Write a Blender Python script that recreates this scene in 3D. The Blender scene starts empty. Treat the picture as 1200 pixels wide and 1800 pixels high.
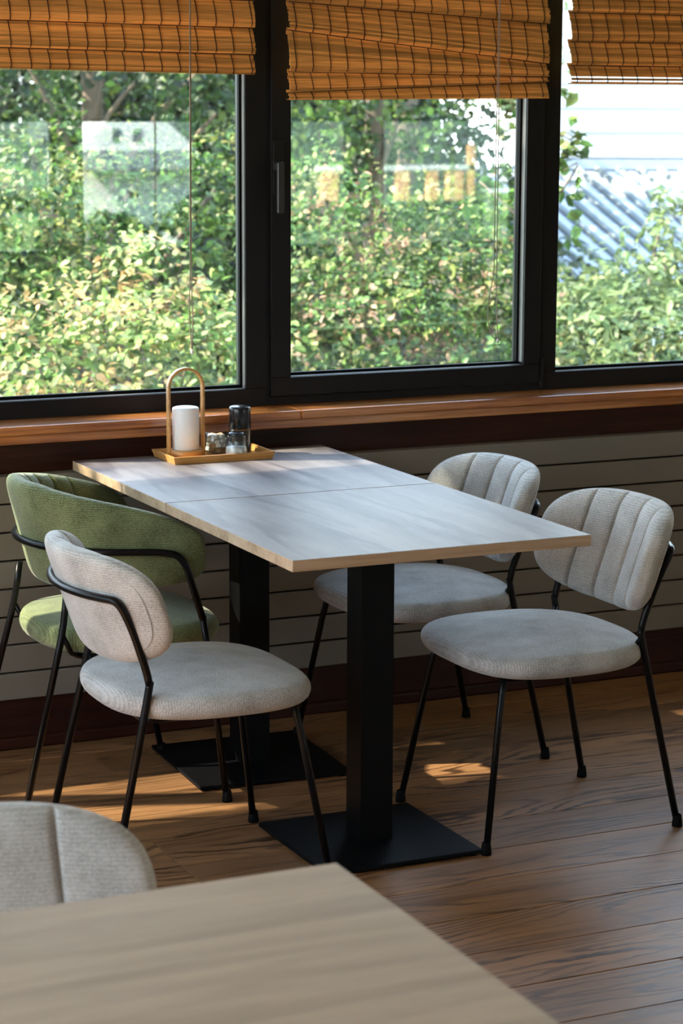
import bpy, bmesh, math, random
import numpy as np
from mathutils import Vector, Matrix
PI = math.pi
sc = bpy.context.scene
C = sc.collection

# ------------------------------------------------------------------ camera
F_PX, YAW, PITCH, ROLL = 4042.27, -0.4342, 0.1792, 0.0041
CAM = Vector((-1.8277, -4.175, 1.6767))
def basis():
    cy, sy = math.cos(YAW), math.sin(YAW)
    f = Vector((-sy*math.cos(PITCH), cy*math.cos(PITCH), -math.sin(PITCH)))
    r0 = Vector((cy, sy, 0)); u0 = r0.cross(f)
    r = r0*math.cos(ROLL) + u0*math.sin(ROLL); u = -r0*math.sin(ROLL) + u0*math.cos(ROLL)
    return r, u, f
RR, UU, FF = basis()
cd = bpy.data.cameras.new('camera'); cam = bpy.data.objects.new('camera', cd); C.objects.link(cam)
m = Matrix((RR, UU, -FF)).transposed().to_4x4(); m.translation = CAM; cam.matrix_world = m
cd.sensor_fit = 'HORIZONTAL'; cd.sensor_width = 24.0; cd.lens = 24.0*F_PX/1200
cd.clip_start = 0.05; cd.clip_end = 900
cd.dof.use_dof = True; cd.dof.focus_distance = 5.35; cd.dof.aperture_fstop = 7.5
sc.camera = cam

# ------------------------------------------------------------------ world, sun, exposure
SUN_AZ = Vector((1, -0.36, 0)).normalized(); SUN_EL = math.radians(38)
w = bpy.data.worlds.new('sky'); sc.world = w; w.use_nodes = True
nt = w.node_tree; bg = nt.nodes['Background']
tc = nt.nodes.new('ShaderNodeTexCoord'); sx = nt.nodes.new('ShaderNodeSeparateXYZ'); rp = nt.nodes.new('ShaderNodeValToRGB')
nt.links.new(tc.outputs['Generated'], sx.inputs[0]); nt.links.new(sx.outputs['Z'], rp.inputs[0])
rp.color_ramp.elements[0].position = 0.0; rp.color_ramp.elements[0].color = (0.90, 0.945, 1.0, 1)
rp.color_ramp.elements[1].position = 0.7; rp.color_ramp.elements[1].color = (0.50, 0.68, 1.0, 1)
nt.links.new(rp.outputs[0], bg.inputs[0]); bg.inputs[1].default_value = 4.0
sd = bpy.data.lights.new('sun', 'SUN'); sd.energy = 22; sd.angle = math.radians(0.6); sd.color = (1.0, 0.87, 0.70)
so = bpy.data.objects.new('sun', sd); C.objects.link(so)
sdir = SUN_AZ*math.cos(SUN_EL) + Vector((0, 0, -math.sin(SUN_EL)))
so.rotation_euler = sdir.to_track_quat('-Z', 'Y').to_euler(); so.location = (-12, 8, 12)
sc.view_settings.view_transform = 'Standard'; sc.view_settings.look = 'None'
sc.view_settings.exposure = 1.2; sc.view_settings.gamma = 1; sc.view_settings.use_curve_mapping = False
cy = sc.cycles
cy.use_denoising = True; cy.denoiser = 'OPENIMAGEDENOISE'
cy.max_bounces = 8; cy.diffuse_bounces = 4; cy.glossy_bounces = 4; cy.transmission_bounces = 8; cy.transparent_max_bounces = 16
cy.caustics_reflective = False; cy.caustics_refractive = False; cy.sample_clamp_indirect = 6

def ray(px, py):
    return FF + RR*((px-600)/F_PX) - UU*((py-900)/F_PX)
def at(px, py, dist):
    """world point seen at a pixel, a given forward distance from the camera (used once, to read positions off the photo)"""
    return CAM + ray(px, py)*dist

# ------------------------------------------------------------------ materials
def new_mat(name):
    m = bpy.data.materials.new(name); m.use_nodes = True; nt = m.node_tree
    return m, nt, nt.nodes['Principled BSDF']
def N(nt, t, **kw):
    n = nt.nodes.new(t)
    for k, v in kw.items():
        if k in ('op',): n.operation = v
        elif hasattr(n, k): setattr(n, k, v)
        else: n.inputs[k].default_value = v
    return n
def ramp(nt, fac, stops):
    r = nt.nodes.new('ShaderNodeValToRGB'); e = r.color_ramp.elements
    while len(e) < len(stops): e.new(0.5)
    for i, (p, c) in enumerate(stops):
        e[i].position = p; e[i].color = (*c, 1)
    nt.links.new(fac, r.inputs[0]); return r.outputs[0]
def simple(name, col, rough=0.5, metal=0.0, spec=0.5, bump=0, bscale=200, var=0.06, **kw):
    m, nt, b = new_mat(name)
    t = N(nt, 'ShaderNodeTexCoord'); n = N(nt, 'ShaderNodeTexNoise'); n.inputs['Scale'].default_value = bscale*0.15
    nt.links.new(t.outputs['Object'], n.inputs['Vector'])
    c0 = tuple(c*(1-var) for c in col); c1 = tuple(min(1, c*(1+var)) for c in col)
    nt.links.new(ramp(nt, n.outputs[0], [(0.3, c0), (0.7, c1)]), b.inputs['Base Color'])
    b.inputs['Roughness'].default_value = rough; b.inputs['Metallic'].default_value = metal
    b.inputs['Specular IOR Level'].default_value = spec
    if bump:
        n2 = N(nt, 'ShaderNodeTexNoise'); n2.inputs['Scale'].default_value = bscale
        nt.links.new(t.outputs['Object'], n2.inputs['Vector'])
        bp = N(nt, 'ShaderNodeBump'); bp.inputs['Strength'].default_value = bump; bp.inputs['Distance'].default_value = 0.002
        nt.links.new(n2.outputs[0], bp.inputs['Height']); nt.links.new(bp.outputs[0], b.inputs['Normal'])
    for k, v in kw.items(): b.inputs[k].default_value = v
    return m

def wood(name, dark, mid, light, axis='X', scale=1.0, rough=0.4, rings=1.0, contrast=1.0, seedobj=True, fig=0.05, spec=0.5, coat=0.0):
    """grain stretched along an axis; rings give the cathedral figure"""
    m, nt, b = new_mat(name)
    t = N(nt, 'ShaderNodeTexCoord'); oi = N(nt, 'ShaderNodeObjectInfo')
    mp = N(nt, 'ShaderNodeMapping'); s = {'X': (0.9, 9, 9), 'Y': (9, 0.9, 9)}[axis]
    mp.inputs['Scale'].default_value = tuple(v*scale for v in s)
    add = N(nt, 'ShaderNodeVectorMath'); add.operation = 'ADD'
    mul = N(nt, 'ShaderNodeVectorMath'); mul.operation = 'SCALE'; mul.inputs[0].default_value = (13.1, 7.7, 3.3)
    if seedobj: nt.links.new(oi.outputs['Random'], mul.inputs['Scale'])
    else: mul.inputs['Scale'].default_value = 0.3
    nt.links.new(t.outputs['Object'], add.inputs[0]); nt.links.new(mul.outputs[0], add.inputs[1]); nt.links.new(add.outputs[0], mp.inputs['Vector'])
    big = N(nt, 'ShaderNodeTexNoise'); big.inputs['Scale'].default_value = 0.55; big.inputs['Detail'].default_value = 2; big.inputs['Distortion'].default_value = 0.3
    nt.links.new(mp.outputs[0], big.inputs['Vector'])
    k = N(nt, 'ShaderNodeMath', op='MULTIPLY'); k.inputs[1].default_value = 34*rings; nt.links.new(big.outputs[0], k.inputs[0])
    sn = N(nt, 'ShaderNodeMath', op='SINE'); nt.links.new(k.outputs[0], sn.inputs[0])
    fine = N(nt, 'ShaderNodeTexNoise'); fine.inputs['Scale'].default_value = 1.0; fine.inputs['Detail'].default_value = 8; fine.inputs['Roughness'].default_value = 0.7
    mp2 = N(nt, 'ShaderNodeMapping'); mp2.inputs['Scale'].default_value = {'X': (3, 90, 90), 'Y': (90, 3, 90)}[axis]
    nt.links.new(add.outputs[0], mp2.inputs['Vector']); nt.links.new(mp2.outputs[0], fine.inputs['Vector'])
    med = N(nt, 'ShaderNodeTexNoise'); med.inputs['Scale'].default_value = 1.3; med.inputs['Detail'].default_value = 4
    nt.links.new(mp.outputs[0], med.inputs['Vector'])
    a1 = N(nt, 'ShaderNodeMath', op='MULTIPLY_ADD'); a1.inputs[1].default_value = fig*contrast; nt.links.new(sn.outputs[0], a1.inputs[0]); a1.inputs[2].default_value = 0.0
    a2 = N(nt, 'ShaderNodeMath', op='MULTIPLY_ADD'); a2.inputs[1].default_value = 0.75*contrast; nt.links.new(fine.outputs[0], a2.inputs[0]); nt.links.new(a1.outputs[0], a2.inputs[2])
    a3 = N(nt, 'ShaderNodeMath', op='MULTIPLY_ADD'); a3.inputs[1].default_value = 0.7; nt.links.new(med.outputs[0], a3.inputs[0]); nt.links.new(a2.outputs[0], a3.inputs[2])
    a4 = N(nt, 'ShaderNodeMath', op='SUBTRACT'); nt.links.new(a3.outputs[0], a4.inputs[0]); a4.inputs[1].default_value = 0.225+0.375*(contrast-1)
    col = ramp(nt, a4.outputs[0], [(0.28, dark), (0.5, mid), (0.74, light)])
    if seedobj:
        hs = N(nt, 'ShaderNodeHueSaturation'); mr = N(nt, 'ShaderNodeMapRange')
        mr.inputs['To Min'].default_value = 0.78; mr.inputs['To Max'].default_value = 1.2
        nt.links.new(oi.outputs['Random'], mr.inputs['Value']); nt.links.new(mr.outputs[0], hs.inputs['Value']); nt.links.new(col, hs.inputs['Color']); col = hs.outputs[0]
    nt.links.new(col, b.inputs['Base Color'])
    b.inputs['Roughness'].default_value = rough; b.inputs['Specular IOR Level'].default_value = spec; b.inputs['Coat Weight'].default_value = coat; b.inputs['Coat Roughness'].default_value = 0.2
    bp = N(nt, 'ShaderNodeBump'); bp.inputs['Strength'].default_value = 0.25; bp.inputs['Distance'].default_value = 0.0012
    nt.links.new(a3.outputs[0], bp.inputs['Height']); nt.links.new(bp.outputs[0], b.inputs['Normal'])
    return m

def oak(name, base, dark, axis='X', rough=0.4, ring_k=150, line=0.75, vary=(0.8, 1.18), spec=0.5, blotch=0.25, seedobj=True, across=5.0, along=0.55):
    """oak boards: thin dark growth lines that open into cathedrals, fine pores and a slow change of tone"""
    m, nt, b = new_mat(name); L = nt.links.new
    t = N(nt, 'ShaderNodeTexCoord'); oi = N(nt, 'ShaderNodeObjectInfo')
    mul = N(nt, 'ShaderNodeVectorMath'); mul.operation = 'SCALE'; mul.inputs[0].default_value = (13.1, 7.7, 3.3)
    if seedobj: L(oi.outputs['Random'], mul.inputs['Scale'])
    else: mul.inputs['Scale'].default_value = 0.37
    add = N(nt, 'ShaderNodeVectorMath'); add.operation = 'ADD'; L(t.outputs['Object'], add.inputs[0]); L(mul.outputs[0], add.inputs[1])
    def mapped(sx_, sy_):
        mp = N(nt, 'ShaderNodeMapping'); mp.inputs['Scale'].default_value = (sx_, sy_, 1) if axis == 'X' else (sy_, sx_, 1); L(add.outputs[0], mp.inputs['Vector']); return mp.outputs[0]
    def noise(vec, scale, det=3, rgh=0.55, dist=0.0):
        n = N(nt, 'ShaderNodeTexNoise'); n.inputs['Scale'].default_value = scale; n.inputs['Detail'].default_value = det; n.inputs['Roughness'].default_value = rgh; n.inputs['Distortion'].default_value = dist; L(vec, n.inputs['Vector']); return n.outputs[0]
    def math_(op, a, v=None, c=None):
        n = N(nt, 'ShaderNodeMath', op=op)
        for i, q in enumerate((a, v, c)):
            if q is None: continue
            if isinstance(q, (int, float)): n.inputs[i].default_value = q
            else: L(q, n.inputs[i])
        return n.outputs[0]
    field = math_('MULTIPLY_ADD', noise(mapped(12, 60), 1, 2), 0.035, noise(mapped(along, across), 1.0, 2.5, 0.45, 0.2))
    rings = math_('SINE', math_('MULTIPLY', field, ring_k))
    lines = N(nt, 'ShaderNodeMapRange'); lines.inputs['From Min'].default_value = 0.1; lines.inputs['From Max'].default_value = 0.95; L(rings, lines.inputs['Value'])
    mask = N(nt, 'ShaderNodeMapRange'); mask.inputs['From Min'].default_value = 0.40; mask.inputs['From Max'].default_value = 0.68; mask.inputs['To Min'].default_value = 0.18; L(noise(mapped(1.3, 6), 1, 2), mask.inputs['Value'])
    pores = N(nt, 'ShaderNodeMapRange'); pores.inputs['From Min'].default_value = 0.50; pores.inputs['From Max'].default_value = 0.70; L(noise(mapped(14, 420), 1, 3), pores.inputs['Value'])
    dk = math_('MULTIPLY', math_('MULTIPLY', lines.outputs[0], mask.outputs[0]), line)
    dk2 = math_('MAXIMUM', dk, math_('MULTIPLY', pores.outputs[0], 0.32))
    tone = N(nt, 'ShaderNodeMapRange'); tone.inputs['From Min'].default_value = 0.3; tone.inputs['From Max'].default_value = 0.7; tone.inputs['To Min'].default_value = 1-blotch; tone.inputs['To Max'].default_value = 1+blotch
    L(noise(mapped(1.1, 11), 1, 4), tone.inputs['Value'])
    mx = N(nt, 'ShaderNodeMix'); mx.data_type = 'RGBA'; mx.inputs[6].default_value = (*base, 1); mx.inputs[7].default_value = (*dark, 1); L(dk2, mx.inputs[0])
    hs = N(nt, 'ShaderNodeHueSaturation'); L(mx.outputs[2], hs.inputs['Color'])
    if seedobj:
        mr = N(nt, 'ShaderNodeMapRange'); mr.inputs['To Min'].default_value = vary[0]; mr.inputs['To Max'].default_value = vary[1]; L(oi.outputs['Random'], mr.inputs['Value'])
        L(math_('MULTIPLY', tone.outputs[0], mr.outputs[0]), hs.inputs['Value'])
    else: L(tone.outputs[0], hs.inputs['Value'])
    L(hs.outputs[0], b.inputs['Base Color']); b.inputs['Roughness'].default_value = rough; b.inputs['Specular IOR Level'].default_value = spec
    bp = N(nt, 'ShaderNodeBump'); bp.invert = True; bp.inputs['Strength'].default_value = 0.35; bp.inputs['Distance'].default_value = 0.001; L(dk2, bp.inputs['Height']); L(bp.outputs[0], b.inputs['Normal'])
    return m

def fabric(name, dark, light, axis='Z', rib=0.0027, stripe=0.8):
    m, nt, b = new_mat(name)
    t = N(nt, 'ShaderNodeTexCoord')
    mp = N(nt, 'ShaderNodeMapping')
    sc3 = {'Z': (1, 1, 1.0), 'X': (1, 1, 1)}[axis]
    nt.links.new(t.outputs['Object'], mp.inputs['Vector']); mp.inputs['Scale'].default_value = sc3
    wv = N(nt, 'ShaderNodeTexWave'); wv.bands_direction = axis; wv.inputs['Scale'].default_value = 1/(rib*3.18*2)*1.0; wv.inputs['Distortion'].default_value = 2.2
    wv.inputs['Detail'].default_value = 2; wv.inputs['Detail Scale'].default_value = 1.5
    nt.links.new(mp.outputs[0], wv.inputs['Vector'])
    n1 = N(nt, 'ShaderNodeTexNoise'); n1.inputs['Scale'].default_value = 420; n1.inputs['Detail'].default_value = 3; nt.links.new(t.outputs['Object'], n1.inputs['Vector'])
    n2 = N(nt, 'ShaderNodeTexNoise'); n2.inputs['Scale'].default_value = 14; n2.inputs['Detail'].default_value = 3; nt.links.new(t.outputs['Object'], n2.inputs['Vector'])
    a = N(nt, 'ShaderNodeMath', op='MULTIPLY_ADD'); a.inputs[1].default_value = 0.13*stripe; nt.links.new(wv.outputs['Fac'], a.inputs[0])
    b1 = N(nt, 'ShaderNodeMath', op='MULTIPLY_ADD'); b1.inputs[1].default_value = 0.75; nt.links.new(n1.outputs[0], b1.inputs[0])
    nt.links.new(b1.outputs[0], a.inputs[2])
    b2 = N(nt, 'ShaderNodeMath', op='MULTIPLY'); b2.inputs[1].default_value = 0.42; nt.links.new(n2.outputs[0], b2.inputs[0]); nt.links.new(b2.outputs[0], b1.inputs[2])
    nt.links.new(ramp(nt, a.outputs[0], [(0.42, dark), (0.80, light)]), b.inputs['Base Color'])
    b.inputs['Roughness'].default_value = 0.95; b.inputs['Specular IOR Level'].default_value = 0.15
    b.inputs['Sheen Weight'].default_value = 0.35; b.inputs['Sheen Roughness'].default_value = 0.4
    bp = N(nt, 'ShaderNodeBump'); bp.inputs['Strength'].default_value = 0.6; bp.inputs['Distance'].default_value = 0.0012
    nt.links.new(a.outputs[0], bp.inputs['Height']); nt.links.new(bp.outputs[0], b.inputs['Normal'])
    return m

M = {}
M['grey_back'] = fabric('grey_boucle_back', (0.24, 0.235, 0.225), (0.63, 0.63, 0.625), 'Z')
M['grey_seat'] = fabric('grey_boucle_seat', (0.24, 0.235, 0.225), (0.62, 0.625, 0.63), 'X', rib=0.0027)
M['green_back'] = fabric('green_boucle_back', (0.050, 0.062, 0.026), (0.25, 0.285, 0.14), 'Z')
M['green_seat'] = fabric('green_boucle_seat', (0.055, 0.068, 0.03), (0.27, 0.305, 0.15), 'X')
M['black_metal'] = simple('black_powder_coat', (0.003, 0.003, 0.004), 0.3, spec=0.22, bump=0.1, bscale=600)
M['black_plate'] = simple('black_cast_plate', (0.003, 0.003, 0.004), 0.5, spec=0.12, bump=0.25, bscale=300)
M['rubber'] = simple('black_rubber', (0.003, 0.003, 0.003), 0.7, spec=0.1)
M['frame'] = simple('black_window_frame', (0.009, 0.008, 0.009), 0.45, spec=0.22, bump=0.04, bscale=90)
M['bead'] = simple('grey_glazing_bead', (0.20, 0.195, 0.20), 0.5)
M['handle'] = simple('dark_bronze_handle', (0.035, 0.031, 0.031), 0.35, metal=0.4)
M['table'] = oak('grey_oak_laminate', (0.205, 0.178, 0.18), (0.055, 0.038, 0.048), 'Y', rough=0.45, spec=0.25, line=1.0, blotch=0.40, ring_k=60, seedobj=False, across=3.5, along=0.5)
M['table_x'] = oak('warm_oak_laminate', (0.45, 0.335, 0.23), (0.20, 0.14, 0.09), 'X', rough=0.45, spec=0.3, line=0.5, blotch=0.24, ring_k=40, seedobj=False, across=4, along=0.5)
M['edge'] = wood('oak_edge_band', (0.30, 0.20, 0.12), (0.45, 0.32, 0.21), (0.56, 0.42, 0.29), 'X', 1.5, rough=0.45, rings=0.3, seedobj=False)
M['floor'] = oak('brown_oak_floor', (0.30, 0.148, 0.064), (0.028, 0.011, 0.005), 'X', rough=0.40, spec=0.4, line=0.9, blotch=0.3)
M['sill'] = wood('varnished_hardwood_sill', (0.20, 0.05, 0.014), (0.50, 0.18, 0.045), (0.78, 0.36, 0.12), 'X', 1.2, rough=0.2, rings=0.5, seedobj=False, coat=0.6)
M['column'] = simple('black_column_paint', (0.003, 0.003, 0.0035), 0.4, spec=0.12)
M['mahogany'] = wood('dark_mahogany', (0.013, 0.003, 0.002), (0.033, 0.008, 0.004), (0.058, 0.014, 0.007), 'X', 1.1, rough=0.45, rings=0.4, seedobj=False, spec=0.2)
M['bamboo'] = wood('honey_bamboo', (0.38, 0.17, 0.045), (0.58, 0.28, 0.08), (0.68, 0.37, 0.13), 'X', 1.5, rough=0.4, rings=0.2, seedobj=False)
M['radiator'] = simple('taupe_enamel', (0.20, 0.175, 0.145), 0.45, var=0.03, bscale=40)
M['plaster'] = simple('cream_plaster', (0.62, 0.58, 0.52), 0.9, var=0.03, bump=0.2, bscale=60)
M['ceiling'] = simple('white_ceiling', (0.75, 0.74, 0.72), 0.95, var=0.02)
M['under'] = simple('dark_subfloor', (0.02, 0.012, 0.008), 0.9)
M['white_shade'] = simple('opal_shade', (0.86, 0.86, 0.88), 0.35, var=0.01, **{'Subsurface Weight': 0.3})
M['salt'] = simple('white_salt', (0.85, 0.85, 0.85), 0.9, bump=0.6, bscale=900)
M['pepper'] = simple('ground_pepper', (0.05, 0.04, 0.035), 0.9, bump=0.6, bscale=900)
M['white_sugar'] = simple('white_sugar_cube', (0.86, 0.84, 0.80), 0.8, bump=0.5, bscale=900)
M['brown_sugar'] = simple('brown_sugar_cube', (0.48, 0.29, 0.15), 0.8, bump=0.5, bscale=900)
M['black_plastic'] = simple('black_plastic_cap', (0.012, 0.013, 0.015), 0.22)
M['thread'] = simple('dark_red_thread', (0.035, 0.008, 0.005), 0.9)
M['cord'] = simple('taupe_cord', (0.33, 0.25, 0.20), 0.8)
M['house_white'] = simple('white_render', (0.80, 0.80, 0.80), 0.8, var=0.02, bscale=5)
M['white'] = simple('white_cladding', (0.46, 0.47, 0.48), 0.6, var=0.02, bscale=10)
M['roofmetal'] = simple('pale_blue_metal_roof', (0.27, 0.30, 0.36), 0.7, var=0.04, bscale=10)
M['slate'] = simple('slate_roof', (0.10, 0.12, 0.13), 0.7, var=0.2, bscale=20)
M['darkglass'] = simple('dark_window_glass', (0.03, 0.035, 0.04), 0.1)
M['bark'] = simple('tree_bark', (0.07, 0.05, 0.035), 0.95, bump=0.8, bscale=40, var=0.3)
M['haze_green'] = simple('wooded_hillside', (0.05, 0.075, 0.05), 1.0, var=0.5, bscale=3)
M['lawn'] = simple('lawn', (0.06, 0.11, 0.025), 1.0, var=0.3, bscale=6)

def two_sided_fresnel(nt):
    fr = N(nt, 'ShaderNodeFresnel'); ge = N(nt, 'ShaderNodeNewGeometry'); mr = N(nt, 'ShaderNodeMapRange')
    mr.inputs['To Min'].default_value = 1.52; mr.inputs['To Max'].default_value = 1/1.52
    nt.links.new(ge.outputs['Backfacing'], mr.inputs['Value']); nt.links.new(mr.outputs[0], fr.inputs[0]); return fr
def glass_pane():
    m, nt, b = new_mat('window_glass'); nt.nodes.remove(b)
    out = nt.nodes['Material Output']; tr = N(nt, 'ShaderNodeBsdfTransparent'); gl = N(nt, 'ShaderNodeBsdfGlossy')
    tr.inputs[0].default_value = (0.93, 0.97, 0.95, 1); gl.inputs['Roughness'].default_value = 0.0; gl.inputs[0].default_value = (0.95, 0.97, 1, 1)
    fr = two_sided_fresnel(nt)
    mu = N(nt, 'ShaderNodeMath', op='MULTIPLY'); mu.inputs[1].default_value = 2.0; nt.links.new(fr.outputs[0], mu.inputs[0])
    mx = N(nt, 'ShaderNodeMixShader'); nt.links.new(mu.outputs[0], mx.inputs[0]); nt.links.new(tr.outputs[0], mx.inputs[1]); nt.links.new(gl.outputs[0], mx.inputs[2])
    nt.links.new(mx.outputs[0], out.inputs[0]); return m
M['glass'] = glass_pane()
def thin_glass():
    m, nt, b = new_mat('clear_jar_glass'); nt.nodes.remove(b)
    out = nt.nodes['Material Output']; tr = N(nt, 'ShaderNodeBsdfTransparent'); gl = N(nt, 'ShaderNodeBsdfGlossy')
    tr.inputs[0].default_value = (0.93, 0.95, 0.95, 1); gl.inputs['Roughness'].default_value = 0.02
    fr = two_sided_fresnel(nt)
    mx = N(nt, 'ShaderNodeMixShader'); nt.links.new(fr.outputs[0], mx.inputs[0]); nt.links.new(tr.outputs[0], mx.inputs[1]); nt.links.new(gl.outputs[0], mx.inputs[2])
    nt.links.new(mx.outputs[0], out.inputs[0]); return m
M['jar'] = thin_glass()
def blind_mat():
    m, nt, b = new_mat('woven_bamboo_slats')
    out = nt.nodes['Material Output']
    at_ = N(nt, 'ShaderNodeVertexColor'); at_.layer_name = 'tint'
    t = N(nt, 'ShaderNodeTexCoord'); mp = N(nt, 'ShaderNodeMapping'); mp.inputs['Scale'].default_value = (6, 60, 300)
    n = N(nt, 'ShaderNodeTexNoise'); n.inputs['Scale'].default_value = 1.2; n.inputs['Detail'].default_value = 5
    nt.links.new(t.outputs['Object'], mp.inputs[0]); nt.links.new(mp.outputs[0], n.inputs['Vector'])
    mx = N(nt, 'ShaderNodeMix'); mx.data_type = 'RGBA'; mx.blend_type = 'MULTIPLY'; mx.inputs[0].default_value = 1
    nt.links.new(at_.outputs[0], mx.inputs[6]); nt.links.new(ramp(nt, n.outputs[0], [(0.3, (0.6, 0.55, 0.5)), (0.7, (1.15, 1.15, 1.1))]), mx.inputs[7])
    b.inputs['Roughness'].default_value = 0.85; b.inputs['Specular IOR Level'].default_value = 0.1
    nt.links.new(mx.outputs[2], b.inputs['Base Color'])
    tl = N(nt, 'ShaderNodeBsdfTranslucent'); nt.links.new(mx.outputs[2], tl.inputs[0])
    ms = N(nt, 'ShaderNodeMixShader'); ms.inputs[0].default_value = 0.22
    nt.links.new(b.outputs[0], ms.inputs[1]); nt.links.new(tl.outputs[0], ms.inputs[2]); nt.links.new(ms.outputs[0], out.inputs[0])
    return m
M['blind'] = blind_mat()
def leaf_mat():
    m, nt, b = new_mat('leaves'); out = nt.nodes['Material Output']
    at_ = N(nt, 'ShaderNodeVertexColor'); at_.layer_name = 'tint'
    nt.links.new(at_.outputs[0], b.inputs['Base Color']); b.inputs['Roughness'].default_value = 0.5; b.inputs['Specular IOR Level'].default_value = 0.35
    tl = N(nt, 'ShaderNodeBsdfTranslucent'); nt.links.new(at_.outputs[0], tl.inputs[0])
    ms = N(nt, 'ShaderNodeMixShader'); ms.inputs[0].default_value = 0.45
    nt.links.new(b.outputs[0], ms.inputs[1]); nt.links.new(tl.outputs[0], ms.inputs[2]); nt.links.new(ms.outputs[0], out.inputs[0])
    return m
M['leaf'] = leaf_mat()

# ------------------------------------------------------------------ helpers
def link(name, me, parent=None, mat=None, smooth=False):
    o = bpy.data.objects.new(name, me); C.objects.link(o)
    if mat is not None and len(me.materials) == 0: me.materials.append(mat)
    if parent is not None: o.parent = parent
    if smooth:
        me.polygons.foreach_set('use_smooth', [True]*len(me.polygons))
    return o
def mesh(name, v, f):
    me = bpy.data.meshes.new(name); me.from_pydata([tuple(p) for p in v], [], f); me.update(); return me
def tag(o, label=None, cat=None, group=None, kind=None):
    if label: o['label'] = label
    if cat: o['category'] = cat
    if group: o['group'] = group
    if kind: o['kind'] = kind
    return o
def empty(name, loc=(0, 0, 0), rz=0):
    o = bpy.data.objects.new(name, None); C.objects.link(o); o.location = loc; o.rotation_euler = (0, 0, rz); o.empty_display_size = 0.1
    return o
def box(name, x0, x1, y0, y1, z0, z1, mat, parent=None, bev=0.0, seg=2):
    bm = bmesh.new(); bmesh.ops.create_cube(bm, size=1)
    for v in bm.verts:
        v.co = Vector((x0 if v.co.x < 0 else x1, y0 if v.co.y < 0 else y1, z0 if v.co.z < 0 else z1))
    if bev: bmesh.ops.bevel(bm, geom=list(bm.edges), offset=bev, segments=seg, profile=0.5, affect='EDGES')
    me = bpy.data.meshes.new(name); bm.to_mesh(me); bm.free()
    return link(name, me, parent, mat)
def boxes(name, lst, mat, parent=None, bev=0.0):
    bm = bmesh.new()
    for (x0, x1, y0, y1, z0, z1) in lst:
        r = bmesh.ops.create_cube(bm, size=1)
        for v in r['verts']:
            v.co = Vector((x0 if v.co.x < 0 else x1, y0 if v.co.y < 0 else y1, z0 if v.co.z < 0 else z1))
    if bev: bmesh.ops.bevel(bm, geom=list(bm.edges), offset=bev, segments=2, profile=0.5, affect='EDGES')
    me = bpy.data.meshes.new(name); bm.to_mesh(me); bm.free()
    return link(name, me, parent, mat)
def smooth_path(pts, n=8):
    P = [Vector(p) for p in pts]; out = []
    for i in range(len(P)-1):
        p0 = P[max(i-1, 0)]; p1 = P[i]; p2 = P[i+1]; p3 = P[min(i+2, len(P)-1)]
        for k in range(n):
            t = k/n
            out.append(0.5*((2*p1)+(-p0+p2)*t+(2*p0-5*p1+4*p2-p3)*t*t+(-p0+3*p1-3*p2+p3)*t**3))
    out.append(P[-1]); return out
def fillet_path(pts, rad, n=6):
    """polyline with rounded corners"""
    P = [Vector(p) for p in pts]; out = [P[0]]
    for i in range(1, len(P)-1):
        r = rad[i] if isinstance(rad, (list, tuple)) else rad
        a = (P[i-1]-P[i]); b = (P[i+1]-P[i]); ra = min(r, a.length*0.49); rb = min(r, b.length*0.49)
        A = P[i]+a.normalized()*ra; B = P[i]+b.normalized()*rb
        for k in range(n+1):
            t = k/n; out.append(A*(1-t)**2+P[i]*2*t*(1-t)+B*t*t)
    out.append(P[-1]); return out
def tube(name, path, r, mat, parent=None, seg=12, flat=None):
    """r: number or list of radii"""
    P = [Vector(p) for p in path]; n = len(P); R_ = r if isinstance(r, (list, tuple)) else [r]*n
    T = [(P[min(i+1, n-1)]-P[max(i-1, 0)]).normalized() for i in range(n)]
    u = T[0].orthogonal().normalized(); v = []; f = []
    for i in range(n):
        u = (u-T[i]*u.dot(T[i])).normalized(); w_ = T[i].cross(u)
        for k in range(seg):
            a = 2*PI*k/seg; v.append(P[i]+(u*math.cos(a)+w_*math.sin(a))*R_[i])
    for i in range(n-1):
        for k in range(seg):
            f.append((i*seg+k, i*seg+(k+1) % seg, (i+1)*seg+(k+1) % seg, (i+1)*seg+k))
    f.append(tuple(reversed(range(seg)))); f.append(tuple(range((n-1)*seg, n*seg)))
    return link(name, mesh(name, v, f), parent, mat, True)
def lathe(name, prof, mat, parent=None, seg=40, loc=(0, 0, 0), smooth=True):
    v = []; f = []
    for (r, z) in prof:
        for k in range(seg):
            a = 2*PI*k/seg; v.append((loc[0]+r*math.cos(a), loc[1]+r*math.sin(a), loc[2]+z))
    n = len(prof)
    for i in range(n-1):
        for k in range(seg):
            f.append((i*seg+k, i*seg+(k+1) % seg, (i+1)*seg+(k+1) % seg, (i+1)*seg+k))
    return link(name, mesh(name, v, f), parent, mat, smooth)
def autosmooth(o, ang=0.6):
    me = o.data
    for p in me.polygons: p.use_smooth = True
    try: me.set_sharp_from_angle(angle=ang)
    except Exception: pass
def copy_tree(o, parent=None):
    c = o.copy(); C.objects.link(c); c.parent = parent
    for ch in list(o.children): copy_tree(ch, c)
    return c

# ================================================================== SETTING
YW = 1.54          # room side of the window frames
X0, X1, YB, ZC = -3.4, 8.0, -8.0, 2.75
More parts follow.
